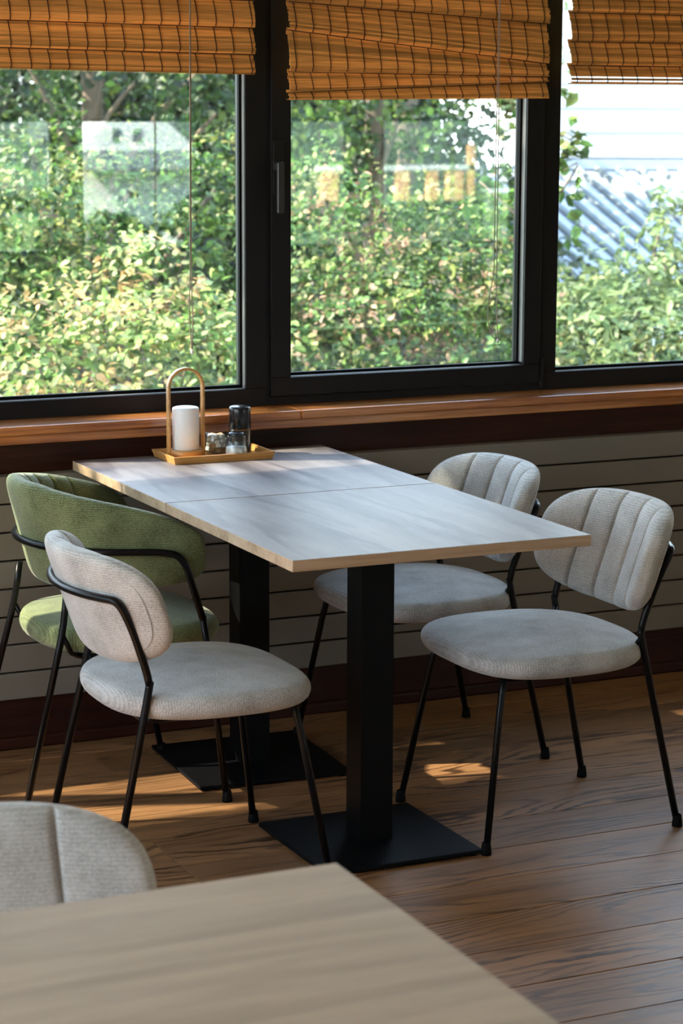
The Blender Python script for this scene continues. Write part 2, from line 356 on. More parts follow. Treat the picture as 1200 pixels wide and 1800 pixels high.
# floor: subfloor + planks laid along the window wall
fl = box('floor', X0, X1, YB, 1.60, -0.08, -0.012, M['under']); tag(fl, kind='structure')
random.seed(4)
PW = 0.1847
cell = {}
def plank_mesh(L):
    if L not in cell:
        bm = bmesh.new(); bmesh.ops.create_cube(bm, size=1)
        for v in bm.verts: v.co = Vector((v.co.x*(L-0.0012), v.co.y*(PW-0.0026), -0.006+v.co.z*0.012))
        top = [e for e in bm.edges if all(v.co.z > -0.001 for v in e.verts)]
        bmesh.ops.bevel(bm, geom=top, offset=0.0012, segments=1, affect='EDGES')
        me = bpy.data.meshes.new('plank'); bm.to_mesh(me); bm.free(); me.materials.append(M['floor']); cell[L] = me
    return cell[L]
row = 0
y = 0.018 + PW/2 + 7*PW
while y > YB:
    x = X0 + random.choice([-2.4, -1.9, -1.1, -0.5, -0.2])
    while x < X1:
        L = random.choice([2.6, 3.2, 3.8])
        o = bpy.data.objects.new('plank', plank_mesh(L)); C.objects.link(o); o.parent = fl
        o.location = (x+L/2, y, random.uniform(-0.0004, 0.0)); x += L
    y -= PW; row += 1

# window wall: lower wall, apron board, sill boards, baseboard, shoe moulding
wf = boxes('wall_front', [(X0, X1, 1.475, 1.62, 0, 0.80), (X0, X1, 1.50, 1.62, 2.16, ZC)], M['mahogany']); tag(wf, kind='structure')
box('apron_board', X0, X1, 1.462, 1.475, 0.70, 0.80, M['mahogany'], wf, 0.001)
si = box('trim_1', X0, X1, 1.43, 1.475, 0.797, 0.822, M['sill'], None, 0.003); tag(si, kind='structure')
for a, b_ in ((X0, -1.9), (-1.9, 0.643), (0.645, 3.1), (3.102, X1)):
    box('sill_board', a, b_, 1.412, 1.60, 0.823, 0.8465, M['sill'], si, 0.003)
bb = box('baseboard_front', X0, X1, 1.43, 1.475, 0.0, 0.16, M['mahogany'], None, 0.002); tag(bb, kind='structure')
box('shoe_moulding', X0, X1, 1.412, 1.43, 0.0, 0.032, M['mahogany'], bb, 0.006, 3)
# other walls
wl = boxes('wall_left', [(X0-0.15, X0, YB, 1.62, 0, 0.85), (X0-0.15, X0, YB, 1.62, 2.45, ZC), (X0-0.15, X0, YB, -3.3, 0.85, 2.45), (X0-0.15, X0, -1.75, -1.6, 0.85, 2.45), (X0-0.15, X0, 1.2, 1.62, 0.85, 2.45)], M['plaster']); tag(wl, kind='structure')
wr = box('wall_right', X1, X1+0.15, YB, 1.62, 0, ZC, M['plaster']); tag(wr, kind='structure')
BW = [(2.2, 3.12), (3.285, 4.17), (4.86, 5.36), (5.60, 6.75)]
lst = [(X0, X1, YB-0.15, YB, 0, 0.58), (X0, X1, YB-0.15, YB, 1.52, ZC), (X0, BW[0][0], YB-0.15, YB, 0.58, 1.52), (BW[-1][1], X1, YB-0.15, YB, 0.58, 1.52)]
for i in range(3): lst.append((BW[i][1], BW[i+1][0], YB-0.15, YB, 0.58, 1.52))
wb = boxes('wall_back', lst, M['plaster']); tag(wb, kind='structure')
ce = box('ceiling', X0-0.15, X1+0.15, YB-0.15, 1.62, ZC, ZC+0.12, M['ceiling']); tag(ce, kind='structure')
# panes of the side and back windows
wn = 5
for a, b_ in ((-3.3, -1.75), (-1.6, 1.2)):
    o = boxes('window_%d' % wn, [(X0-0.10, X0-0.03, a, b_, 0.85, 0.91), (X0-0.10, X0-0.03, a, b_, 2.39, 2.45), (X0-0.10, X0-0.03, a, a+0.06, 0.91, 2.39), (X0-0.10, X0-0.03, b_-0.06, b_, 0.91, 2.39)], M['frame']); tag(o, kind='structure'); wn += 1
    box('pane', X0-0.07, X0-0.065, a+0.06, b_-0.06, 0.91, 2.39, M['glass'], o)
for a, b_ in BW:
    o = boxes('window_%d' % wn, [(a, b_, YB-0.10, YB-0.03, 0.58, 0.61), (a, b_, YB-0.10, YB-0.03, 1.49, 1.52), (a, a+0.03, YB-0.10, YB-0.03, 0.61, 1.49), (b_-0.03, b_, YB-0.10, YB-0.03, 0.61, 1.49)], M['frame']); tag(o, kind='structure'); wn += 1
    box('pane', a+0.03, b_-0.03, YB-0.07, YB-0.065, 0.61, 1.49, M['glass'], o)

# ---- the window run: outer frame face YW; glass at 1.58
ZB, ZT = 0.8465, 2.16
def fixed_window(idx, xa, xb, fl_, fr_, zb=0.894):
    """frame bars from xa to xb, glass inside fl_ / fr_ bars"""
    ga, gb = xa+fl_, xb-fr_
    o = boxes('window_%d' % idx, [(xa, xb, YW, 1.61, ZB, zb), (xa, xb, YW, 1.61, ZT-0.05, ZT), (xa, ga, YW, 1.61, zb, ZT-0.05), (gb, xb, YW, 1.61, zb, ZT-0.05)], M['frame'], None, 0.0015)
    tag(o, kind='structure')
    # glazing bead: dark inner lip and pale face turned to the pane
    boxes('rubber_bead', [(ga, gb, 1.562, 1.576, zb, zb+0.010), (ga, ga+0.008, 1.562, 1.576, zb, ZT-0.05), (gb-0.008, gb, 1.562, 1.576, zb, ZT-0.05)], M['rubber'], o, 0.001)
    boxes('gasket', [(ga+0.001, gb-0.001, 1.545, 1.5615, zb, zb+0.0015), (gb-0.0015, gb, 1.545, 1.5615, zb+0.0015, ZT-0.05)], M['bead'], o)
    box('pane', ga, gb, 1.58, 1.584, zb, ZT-0.05, M['glass'], o)
    return o
fixed_window(1, -0.40, 0.600, 0.055, 0.064)
fixed_window(3, 1.447, 2.60, 0.052, 0.055, 0.897)
fixed_window(4, -1.95, -0.402, 0.055, 0.055)
fixed_window(16, -2.80, -1.952, 0.055, 0.055)
fixed_window(17, -3.39, -2.802, 0.055, 0.055)
fixed_window(18, 2.602, 3.9, 0.055, 0.055)
fixed_window(19, 3.902, 5.9, 0.055, 0.055)
# casement window 2: outer frame, opening sash standing proud, handle
o2 = boxes('window_2', [(0.6005, 1.4465, YW, 1.61, ZB, 0.868), (0.6005, 1.4465, YW, 1.61, ZT-0.03, ZT), (0.6005, 0.606, YW, 1.61, 0.868, ZT-0.03), (1.441, 1.4465, YW, 1.61, 0.868, ZT-0.03)], M['frame'], None, 0.001)
tag(o2, kind='structure')
sa, sb, szb, szt = 0.6065, 1.4405, 0.871, ZT-0.033
sash = boxes('sash', [(sa, sb, 1.528, 1.60, szb, 0.922), (sa, sb, 1.528, 1.60, szt-0.055, szt), (sa, 0.664, 1.528, 1.60, 0.922, szt-0.055), (1.386, sb, 1.528, 1.60, 0.922, szt-0.055)], M['frame'], o2, 0.002)
boxes('rubber_bead', [(0.664, 1.386, 1.556, 1.576, 0.922, 0.931), (0.664, 0.672, 1.556, 1.576, 0.931, szt-0.055), (1.378, 1.386, 1.556, 1.576, 0.931, szt-0.055)], M['rubber'], o2, 0.001)
boxes('gasket', [(1.3845, 1.386, 1.536, 1.556, 0.931, szt-0.055), (0.664, 1.3845, 1.536, 1.556, 0.922, 0.9235)], M['bead'], o2)
box('pane', 0.664, 1.386, 1.58, 1.584, 0.922, szt-0.055, M['glass'], o2)
box('hinge', 1.442, 1.450, 1.522, 1.54, 0.856, 0.94, M['frame'], o2, 0.002)
hp = box('handle_plate', 0.609, 0.637, 1.518, 1.528, 1.418, 1.562, M['frame'], o2, 0.002)
hd = boxes('handle', [(0.606, 0.622, 1.478, 1.518, 1.480, 1.500), (0.600, 0.619, 1.466, 1.479, 1.368, 1.502)], M['handle'], o2, 0.003)

# ---- radiator
rad = empty('panel_radiator', (1.2, 1.44, 0)); tag(rad, 'long taupe radiator of stacked flat horizontal panels under the window sill', 'radiator')
z0, z1 = 0.1324, 0.7218; ph = (z1-z0)/8
for k in range(8):
    box('panel', -3.9, 3.2, -0.028, -0.008, z0+k*ph+0.0022, z0+(k+1)*ph-0.0022, M['radiator'], rad, 0.003, 3)
box('top_grille', -3.9, 3.2, -0.008, 0.018, z1-0.012, z1-0.003, M['radiator'], rad, 0.001)
for a in (-3.89, 0.9, 3.14): box('manifold', a, a+0.05, -0.008, 0.018, z0, z1-0.013, M['radiator'], rad)


# ================================================================== TABLES
def make_table(name, label, cx, cy_, sx, sy, plates, grain='table', px=None):
    t = empty(name, (cx, cy_, 0))
    tag(t, label, 'table')
    top = box('table_top', -sx/2, sx/2, -sy/2, sy/2, 0.7265, 0.75, M['edge'], t, 0.0006, 1)
    box('laminate', -sx/2+0.0008, sx/2-0.0008, -sy/2+0.0008, sy/2-0.0008, 0.7495, 0.7506, M[grain], top)
    for (ax, ay, rz, ps) in plates:
        def rot(o):
            o.location = (ax, ay, 0); o.rotation_euler = (0, 0, rz); return o
        rot(box('column', -0.04, 0.04, -0.04, 0.04, 0.012, 0.7205, M['column'], t, 0.002))
        rot(box('base_plate', -ps/2, ps/2, -ps/2, ps/2, 0.004, 0.014, M['black_plate'], t, 0.003, 2))
        rot(box('mounting_plate', -0.15, 0.15, -0.15, 0.15, 0.7205, 0.7264, M['black_metal'], t, 0.001, 1))
        for sxx in (-1, 1):
            for syy in (-1, 1):
                g = lathe('glide', [(0.0, 0.0), (0.013, 0.0), (0.013, 0.0045), (0.0, 0.0045)], M['rubber'], t, 16, (sxx*(ps/2-0.02), syy*(ps/2-0.02), 0)); rot(g)
    return t
L1 = 0.7309
make_table('pedestal_table', 'grey oak square table top on black pedestal, the near one of the joined pair', 0.35, L1/2-0.001, 0.6995, L1-0.0024, [(0, 0.0, 0, 0.386)])
make_table('pedestal_table', 'grey oak square table top on black pedestal under the window sill, holding the bamboo tray', 0.35, (L1+1.409)/2+0.0008, 0.6995, 1.409-L1-0.0018, [(-0.005, -0.01, -0.05, 0.40)])
make_table('dining_table', 'blurred warm oak table top cut off in the bottom left corner', -0.6964-0.60, -1.7245-0.40, 1.2, 0.80, [(-0.30, 0, 0, 0.40), (0.28, 0, 0, 0.40)], 'table_x')

# ================================================================== CHAIRS
def seat_mesh(L=0.462, W=0.505, z0=0.3925, z1=0.467, xc=0.019, n=56, mrows=12):
    """domed cushion, plan = superellipse slightly narrower behind"""
    v = []; f = []
    def plan(a):
        c, s = math.cos(a), math.sin(a); p = 2/(3.2 if c > 0 else 2.7)
        x = math.copysign(abs(c)**p, c)*L/2; y = math.copysign(abs(s)**p, s)*W/2
        y *= 1-0.03*max(0, -x/(L/2))
        return x, y
    rings = []
    prof = []
    # from bottom centre outwards, round the edge, up to the crown
    for t in (0.0, 0.5, 0.86): prof.append((t, 0.0))
    for k in range(1, 14):
        a = -PI/2+PI*k/14; prof.append((0.90+0.10*math.cos(a), 0.36+0.36*math.sin(a)))
    for t in (0.86, 0.78, 0.66, 0.5, 0.3, 0.12, 0.0): prof.append((t, 0.72+0.28*(1-(t/0.9)**2)))
    for (r, h) in prof:
        if r == 0: rings.append([len(v)]); v.append((xc, 0, z0+(z1-z0)*h)); continue
        ids = []
        for k in range(n):
            x, y = plan(2*PI*k/n); ids.append(len(v)); xx = x*r
            z = z0+(z1-z0)*h
            if h > 0.4: z -= 0.010*max(0, xx/(L/2))**2*(h-0.4)/0.6
            v.append((xc+xx, y*r, z))
        rings.append(ids)
    for a, b_ in zip(rings[:-1], rings[1:]):
        if len(a) == 1: f += [(a[0], b_[(k+1) % n], b_[k]) for k in range(n)]
        elif len(b_) == 1: f += [(a[k], a[(k+1) % n], b_[0]) for k in range(n)]
        else: f += [(a[k], a[(k+1) % n], b_[(k+1) % n], b_[k]) for k in range(n)]
    return mesh('seat', v, f)

def pad_mesh(name, S, frame, half_h, zmid, thick, seams, nu=150, nv=34, p=3.0, gdepth=0.014, gw=0.0040):
    """upholstered pad. frame(s, z) -> (x, y, nx, ny) outward (back) normal; s = arc position"""
    us = np.linspace(-1, 1, nu); us = np.sin(us*PI/2)*0.55+us*0.45
    us = np.unique(np.concatenate([us, [sm/S+d for sm in seams for d in (-0.02, -0.01, -0.004, 0, 0.004, 0.01, 0.02)]])); nu = len(us)
    vs = np.linspace(-1, 1, nv); vs = np.sin(vs*PI/2)
    v = []; f = []; idx = {}
    for side in (0, 1):
        for i, u in enumerate(us):
            hh = half_h(u)*max(0.0, 1-abs(u)**p)**(1/p)
            zc = zmid(u)
            for j, w_ in enumerate(vs):
                z = zc+hh*w_; s = u*S
                q = (abs(u)**p+abs(w_)**4*(1-abs(u)**p))
                th = thick*max(0.0, 1-q**2.2)**0.5
                x, y_, nx, ny = frame(s, z)
                if side == 0:   # front with channels
                    g = 0
                    for sm in seams: g = max(g, math.exp(-((s-sm)/gw)**2)*0.9+math.exp(-abs(s-sm)/0.024)*0.50)
                    th2 = max(th-gdepth*g*min(1, th/thick*1.3), -0.004)+0.006
                    d = -th2 if th > 1e-6 else 0
                else:
                    d = th*0.85
                idx[(side, i, j)] = len(v); v.append((x+nx*d, y_+ny*d, z))
    for side in (0, 1):
        for i in range(nu-1):
            for j in range(nv-1):
                q = [idx[(side, i, j)], idx[(side, i+1, j)], idx[(side, i+1, j+1)], idx[(side, i, j+1)]]
                f.append(tuple(q if side == 0 else reversed(q)))
    bm = bmesh.new(); bv = [bm.verts.new(p_) for p_ in v]
    for q in f:
        try: bm.faces.new([bv[k] for k in q])
        except ValueError: pass
    bmesh.ops.remove_doubles(bm, verts=bm.verts, dist=0.0004)
    bmesh.ops.recalc_face_normals(bm, faces=bm.faces)
    me = bpy.data.meshes.new(name); bm.to_mesh(me); bm.free(); return me

# grey side chair; local +X is the front, origin on the floor under the seat
RC = 0.355
def grey_frame(s, z):
    a = s/RC; x0 = -0.191-0.345*(z-0.5)
    return x0+RC*(1-math.cos(a)), RC*math.sin(a), -math.cos(a), math.sin(a)
def legs_and_rings(t, fx=0.25, rx=-0.25):
    for s in (-1, 1):
        l = tube('leg', fillet_path([(0.185, s*0.165, 0.398), (0.20, s*0.175, 0.33), (fx, s*0.215, 0.022)], 0.03), 0.0082, M['black_metal'], t)
        lathe('rubber_foot', [(0.0, 0.0), (0.0125, 0.0), (0.0125, 0.006), (0.0100, 0.026), (0.0085, 0.028)], M['rubber'], l, 16, (fx+0.003, s*0.217, 0))
    v = [(0.17, 0.165, 0.386), (-0.13, 0.165, 0.386), (-0.15, 0.15, 0.386), (-0.15, -0.15, 0.386), (-0.13, -0.165, 0.386), (0.17, -0.165, 0.386), (0.185, -0.15, 0.386), (0.185, 0.15, 0.386)]
    path = fillet_path(v+[v[0]], 0.02, 3); tube('seat_frame', path, 0.0075, M['black_metal'], t, 10)
def make_grey():
    t = empty('side_chair'); t['category'] = 'chair'
    link('seat', seat_mesh(), t, M['grey_seat'], True)
    S = 0.278; seams = [-0.150, -0.050, 0.050, 0.150]; HH = 0.1255
    me = pad_mesh('backrest', S, grey_frame, lambda u: HH, lambda u: 0.6237+0.0117*abs(u)**2, 0.031, seams, p=2.9)
    bk = link('backrest', me, t, M['grey_back'], True)
    # piping loop around the rear face
    pp = []
    for k in range(73):
        a = 2*PI*k/72; c, s_ = math.cos(a), math.sin(a); e = 2/3.0
        u = math.copysign(abs(c)**e, c)*0.885; w_ = math.copysign(abs(s_)**e, s_)*0.85
        z = 0.6237+0.0117*u*u+HH*w_; x, y_, nx, ny = grey_frame(u*S, z); pp.append((x+nx*0.0195, y_+ny*0.0195, z))
    tube('piping', pp, 0.0028, M['grey_back'], bk, 6)
    legs_and_rings(t)
    # back frame: hoop behind the pad, and the bent rear legs
    yl = 0.196
    def tb(s, z, off=0.036):
        x, y_, nx, ny = grey_frame(s, z); return (x+nx*off, y_+ny*off, z)
    hoop = [(-0.152, -yl, 0.470), (-0.158, -yl, 0.500), tb(-0.200, 0.59, 0.026)]
    top = [tb(s, 0.657) for s in np.linspace(-0.200, 0.200, 11)]
    pts = hoop+top+[(x, -y_, z) for (x, y_, z) in reversed(hoop)]
    rad_ = [0.03]*len(pts); rad_[3] = 0.055; rad_[-4] = 0.055
    tube('back_frame', fillet_path(pts, rad_, 7), 0.0085, M['black_metal'], t)
    for s in (-1, 1):
        l = tube('leg', fillet_path([(-0.1505, s*yl, 0.478), (-0.155, s*yl, 0.45), (-0.25, s*0.215, 0.022)], 0.05), 0.0085, M['black_metal'], t)
        lathe('rubber_foot', [(0.0, 0.0), (0.0125, 0.0), (0.0125, 0.006), (0.0100, 0.026), (0.0088, 0.028)], M['rubber'], l, 16, (-0.253, s*0.217, 0))
        tube('bracket', [(-0.152, s*(yl-0.004), 0.45), (-0.135, s*0.16, 0.398), (-0.10, s*0.15, 0.388)], 0.006, M['black_metal'], t, 8)
    return t
g0 = make_grey()
place = [((-0.087, 0.391), 0.0, 'light grey fabric chair at the left of the table, in front of the green armchair'),
         ((0.804, 0.392), PI, 'light grey channel-back chair right of the near table, nearest on that side'),
         ((0.801, 1.005), PI, 'light grey channel-back chair by the radiator, partly hidden behind the table'),
         ((-1.080, -1.585), -PI/2, 'blurred grey chair back above the table top in the bottom left corner')]
for i, ((x, y), rz, lab) in enumerate(place):
    c = g0 if i == 0 else copy_tree(g0)
    c.location = (x, y, 0); c.rotation_euler = (0, 0, rz); tag(c, lab, 'chair', 'grey upholstered side chairs')

# green armchair with wrap-around back
def make_green():
    t = empty('armchair'); tag(t, 'olive green fabric armchair with wrap-around back between radiator and grey chair', 'chair')
    link('seat', seat_mesh(L=0.45, W=0.47, z0=0.390, z1=0.470, xc=0.058), t, M['green_seat'], True)
    R1, XB, HA = 0.226, 0.088, 1.053
    Sarc = R1*HA; S = Sarc+0.241
    def fr(s, z):
        dd = 0.24*(z-0.6)
        sg = 1 if s >= 0 else -1; q = abs(s)
        if q <= Sarc:
            a = q/R1; x = XB-R1*math.cos(a); y_ = R1*math.sin(a); nx, ny = -math.cos(a), math.sin(a)
        else:
            a = HA; x = XB-R1*math.cos(a)+(q-Sarc)*math.sin(a); y_ = R1*math.sin(a)+(q-Sarc)*math.cos(a)*0.62; nx, ny = -math.cos(a), math.sin(a)
        return x+nx*dd, sg*(y_+ny*dd), nx, sg*ny
    def top(u):
        q = abs(u); return 0.783-0.070*max(0, q-0.15)/0.85
    def bot(u):
        return 0.532
    seams = [k*0.058 for k in range(-5, 6)]
    me = pad_mesh('backrest', S, fr, lambda u: (top(u)-bot(u))/2, lambda u: (top(u)+bot(u))/2, 0.030, seams, nu=210, p=3.8, gdepth=0.010)
    link('backrest', me, t, M['green_back'], True)
    legs = []
    def tb(s, z, off=0.036):
        x, y_, nx, ny = fr(s, z); return Vector((x+nx*off, y_+ny*off, z))
    half = [tb(s, 0.64-0.01*abs(s)) for s in np.linspace(0, Sarc+0.13, 12)]
    ex = tb(Sarc+0.190, 0.628)
    side = [ex, Vector((0.172, ex.y-0.012, 0.47))]
    pts = [Vector((p_.x, -p_.y, p_.z)) for p_ in reversed(half[1:]+side)]+half+side
    rad_ = [0.03]*len(pts); rad_[1] = rad_[-2] = 0.055
    tube('arm_frame', fillet_path(pts, rad_, 7), 0.0085, M['black_metal'], t)
    for s in (-1, 1):
        l = tube('leg', [(0.1715, s*(ex.y-0.0115), 0.478), (0.19, s*(ex.y-0.02), 0.38), (0.25, s*0.225, 0.022)], 0.0082, M['black_metal'], t)
        lathe('rubber_foot', [(0.0, 0.0), (0.0125, 0.0), (0.0125, 0.006), (0.0100, 0.026), (0.0085, 0.028)], M['rubber'], l, 16, (0.253, s*0.226, 0))
        l = tube('leg', fillet_path([(-0.128, s*0.185, 0.545), (-0.140, s*0.19, 0.455), (-0.25, s*0.215, 0.022)], 0.04), 0.0082, M['black_metal'], t)
        lathe('rubber_foot', [(0.0, 0.0), (0.0125, 0.0), (0.0125, 0.006), (0.0100, 0.026), (0.0085, 0.028)], M['rubber'], l, 16, (-0.253, s*0.217, 0))
        tube('bracket', [(-0.1415, s*0.19, 0.44), (-0.12, s*0.188, 0.395), (-0.095, s*0.18, 0.384)], 0.006, M['black_metal'], t, 8)
    v = [(0.19, 0.185, 0.384), (-0.10, 0.185, 0.384), (-0.10, -0.185, 0.384), (0.19, -0.185, 0.384)]
    tube('seat_frame', fillet_path([(0.19, 0, 0.384)]+v+[(0.19, 0, 0.384)], 0.03, 4), 0.0075, M['black_metal'], t, 10)
    return t
ga = make_green(); ga.location = (-0.084, 1.005, 0)

# ================================================================== TRAY AND WHAT STANDS ON IT
TX0, TX1, TY0, TY1, TZ = 0.212, 0.492, 1.236, 1.400, 0.7506
tr = empty('serving_tray', ((TX0+TX1)/2, (TY0+TY1)/2, TZ)); tag(tr, 'shallow rectangular bamboo tray on the far table by the window', 'tray')
hw, hd_ = (TX1-TX0)/2, (TY1-TY0)/2
box('tray_bottom', -hw+0.008, hw-0.008, -hd_+0.008, hd_-0.008, 0.0, 0.005, M['bamboo'], tr)
def slanted(name, pts, parent):   # rim wall: outer foot inset a little
    v = pts; f = [(0, 1, 2, 3), (7, 6, 5, 4), (0, 4, 5, 1), (1, 5, 6, 2), (2, 6, 7, 3), (3, 7, 4, 0)]
    return link(name, mesh(name, v, f), parent, M['bamboo'])
i_, h_, tw = 0.006, 0.019, 0.006
def rim(ax, ay, bx, by, nx, ny):
    # outer top edge a->b, inward normal n
    A = Vector((ax, ay, 0)); B = Vector((bx, by, 0)); n_ = Vector((nx, ny, 0)); d = (B-A).normalized()
    v = [A+n_*i_+d*i_, B+n_*i_-d*i_, B+Vector((0, 0, h_)), A+Vector((0, 0, h_)),
         A+n_*(i_+tw)+d*(i_+tw), B+n_*(i_+tw)-d*(i_+tw), B+n_*tw-d*tw+Vector((0, 0, h_)), A+n_*tw+d*tw+Vector((0, 0, h_))]
    slanted('tray_rim', v, tr)
rim(-hw, -hd_, hw, -hd_, 0, 1); rim(hw, -hd_, hw, hd_, -1, 0); rim(hw, hd_, -hw, hd_, 0, -1); rim(-hw, hd_, -hw, -hd_, 1, 0)
ZTR = TZ+0.0052
# lantern lamp
lp = empty('table_lantern', (0.281, 1.330, ZTR)); tag(lp, 'cordless lamp with white cylinder shade inside tall bent bamboo arch handle on the tray', 'lamp')
lathe('base', [(0, 0), (0.044, 0), (0.046, 0.002), (0.046, 0.018), (0.044, 0.0195), (0, 0.0195)], M['bamboo'], lp, 48)
lathe('shade', [(0, 0.0197), (0.0335, 0.0197), (0.035, 0.0215), (0.035, 0.1235), (0.0337, 0.1275), (0.029, 0.1295), (0, 0.1295)], M['white_shade'], lp, 48)
ar = []; ra = 0.0465; zs = 0.181
ar.append(Vector((-ra, 0, 0.0)))
for k in range(25):
    a = PI-PI*k/24; ar.append(Vector((ra*math.cos(a), 0, zs+ra*math.sin(a))))
ar.append(Vector((ra, 0, 0.0)))
v = []; f = []
for k, p_ in enumerate(ar):
    nrm = Vector((-1, 0, 0)) if k == 0 else Vector((1, 0, 0)) if k == len(ar)-1 else (p_-Vector((0, 0, zs))).normalized()
    for (dn, dy) in ((-0.0028, -0.009), (0.0038, -0.009), (0.0038, 0.009), (-0.0028, 0.009)): v.append(p_+nrm*dn+Vector((0, dy, 0)))
for k in range(len(ar)-1):
    for q in range(4): f.append((k*4+q, k*4+(q+1) % 4, k*4+4+(q+1) % 4, k*4+4+q))
f += [(0, 1, 2, 3), (len(v)-1, len(v)-2, len(v)-3, len(v)-4)]
hnd = link('arch_handle', mesh('arch', v, f), lp, M['bamboo']); autosmooth(hnd)
bv_ = hnd.modifiers.new('bevel', 'BEVEL'); bv_.width = 0.0015; bv_.segments = 2; bv_.limit_method = 'ANGLE'

def shaker(name, label, x, y, fill, fillh, H=0.075, r0=0.031, r1=0.022, low=False):
    s = empty(name, (x, y, ZTR)); tag(s, label, 'shaker', 'salt and pepper shakers')
    lathe('jar', [(0, 0), (r0*0.96, 0), (r0, 0.003), (r0*0.98, 0.012), (r1+0.003, H*0.78), (r1, H*0.84), (r1, H*0.9), (r1-0.002, H*0.9), (r1-0.002, H*0.84), (r1+0.001, H*0.78), (r0*0.94, 0.012), (r0*0.92, 0.004), (0, 0.004)], M['jar'], s, 40)
    k = (fillh-0.012)/(H*0.78-0.012)
    rr_ = r0*0.94+(r1+0.001-r0*0.94)*k-0.0005
    lathe('filling', [(0, 0.0042), (r0*0.91, 0.0042), (r0*0.93, 0.012), (rr_, fillh), (0, fillh+0.001)], M[fill], s, 32)
    return s
# pepper shaker behind with tall cap; salt in front with its short cap
s = shaker('salt_shaker', 'glass shaker half full of white salt in front of the black-capped one', 0.3975, 1.272, 'salt', 0.026, H=0.062, r0=0.0300, r1=0.0235)
lathe('cap', [(0, 0.042), (0.020, 0.042), (0.0205, 0.060), (0.0195, 0.0635), (0.014, 0.0650), (0, 0.0655)], M['black_plastic'], s, 36)
s = shaker('pepper_shaker', 'shaker with tall glossy black cap at the back of the tray', 0.4350, 1.338, 'pepper', 0.03, H=0.075, r0=0.031, r1=0.0265)
lathe('cap', [(0, 0.064), (0.0265, 0.064), (0.029, 0.066), (0.0285, 0.115), (0.0270, 0.121), (0.022, 0.123), (0, 0.1235)], M['black_plastic'], s, 40)
# sugar bowl
sg = empty('sugar_bowl', (0.374, 1.357, ZTR)); tag(sg, 'small round glass bowl of sugar cubes beside the lamp on the tray', 'bowl')
lathe('bowl', [(0, 0), (0.027, 0), (0.032, 0.005), (0.0345, 0.018), (0.0345, 0.038), (0.031, 0.052), (0.029, 0.056), (0.0275, 0.056), (0.029, 0.052), (0.0325, 0.038), (0.0325, 0.018), (0.030, 0.007), (0.026, 0.003), (0, 0.003)], M['jar'], sg, 48)
random.seed(8)
def cube_sug(mat, x, y, z, r):
    b_ = box('sugar_cube', -0.0085, 0.0085, -0.0065, 0.0065, -0.005, 0.005, M[mat], None, 0.0012)
    b_.location = (0.374+x, 1.357+y, ZTR+z); b_.rotation_euler = r
    return tag(b_, 'rough brown sugar cube in the glass bowl' if mat == 'brown_sugar' else 'white sugar cube in the glass bowl', 'sugar cube', 'brown sugar cubes in the bowl' if mat == 'brown_sugar' else 'white sugar cubes in the bowl')
spots = [(-0.013, -0.012, 'brown_sugar'), (0.006, -0.016, 'brown_sugar'), (-0.016, 0.006, 'white_sugar'), (0.014, 0.004, 'white_sugar'), (0.0, 0.016, 'white_sugar'), (0.0, 0.0, 'white_sugar')]
for lay in range(4):
    for (x, y, mt) in spots:
        if lay in (1, 2): mt = 'brown_sugar' if (mt == 'white_sugar' and x < 0 and lay == 1) else 'white_sugar'
        a = lay*0.9; xx = x*math.cos(a)-y*math.sin(a); yy = x*math.sin(a)+y*math.cos(a)
        cube_sug(mt, xx*0.95, yy*0.95, 0.010+lay*0.0115, (random.uniform(-0.25, 0.25), random.uniform(-0.25, 0.25), random.uniform(0, 3)))

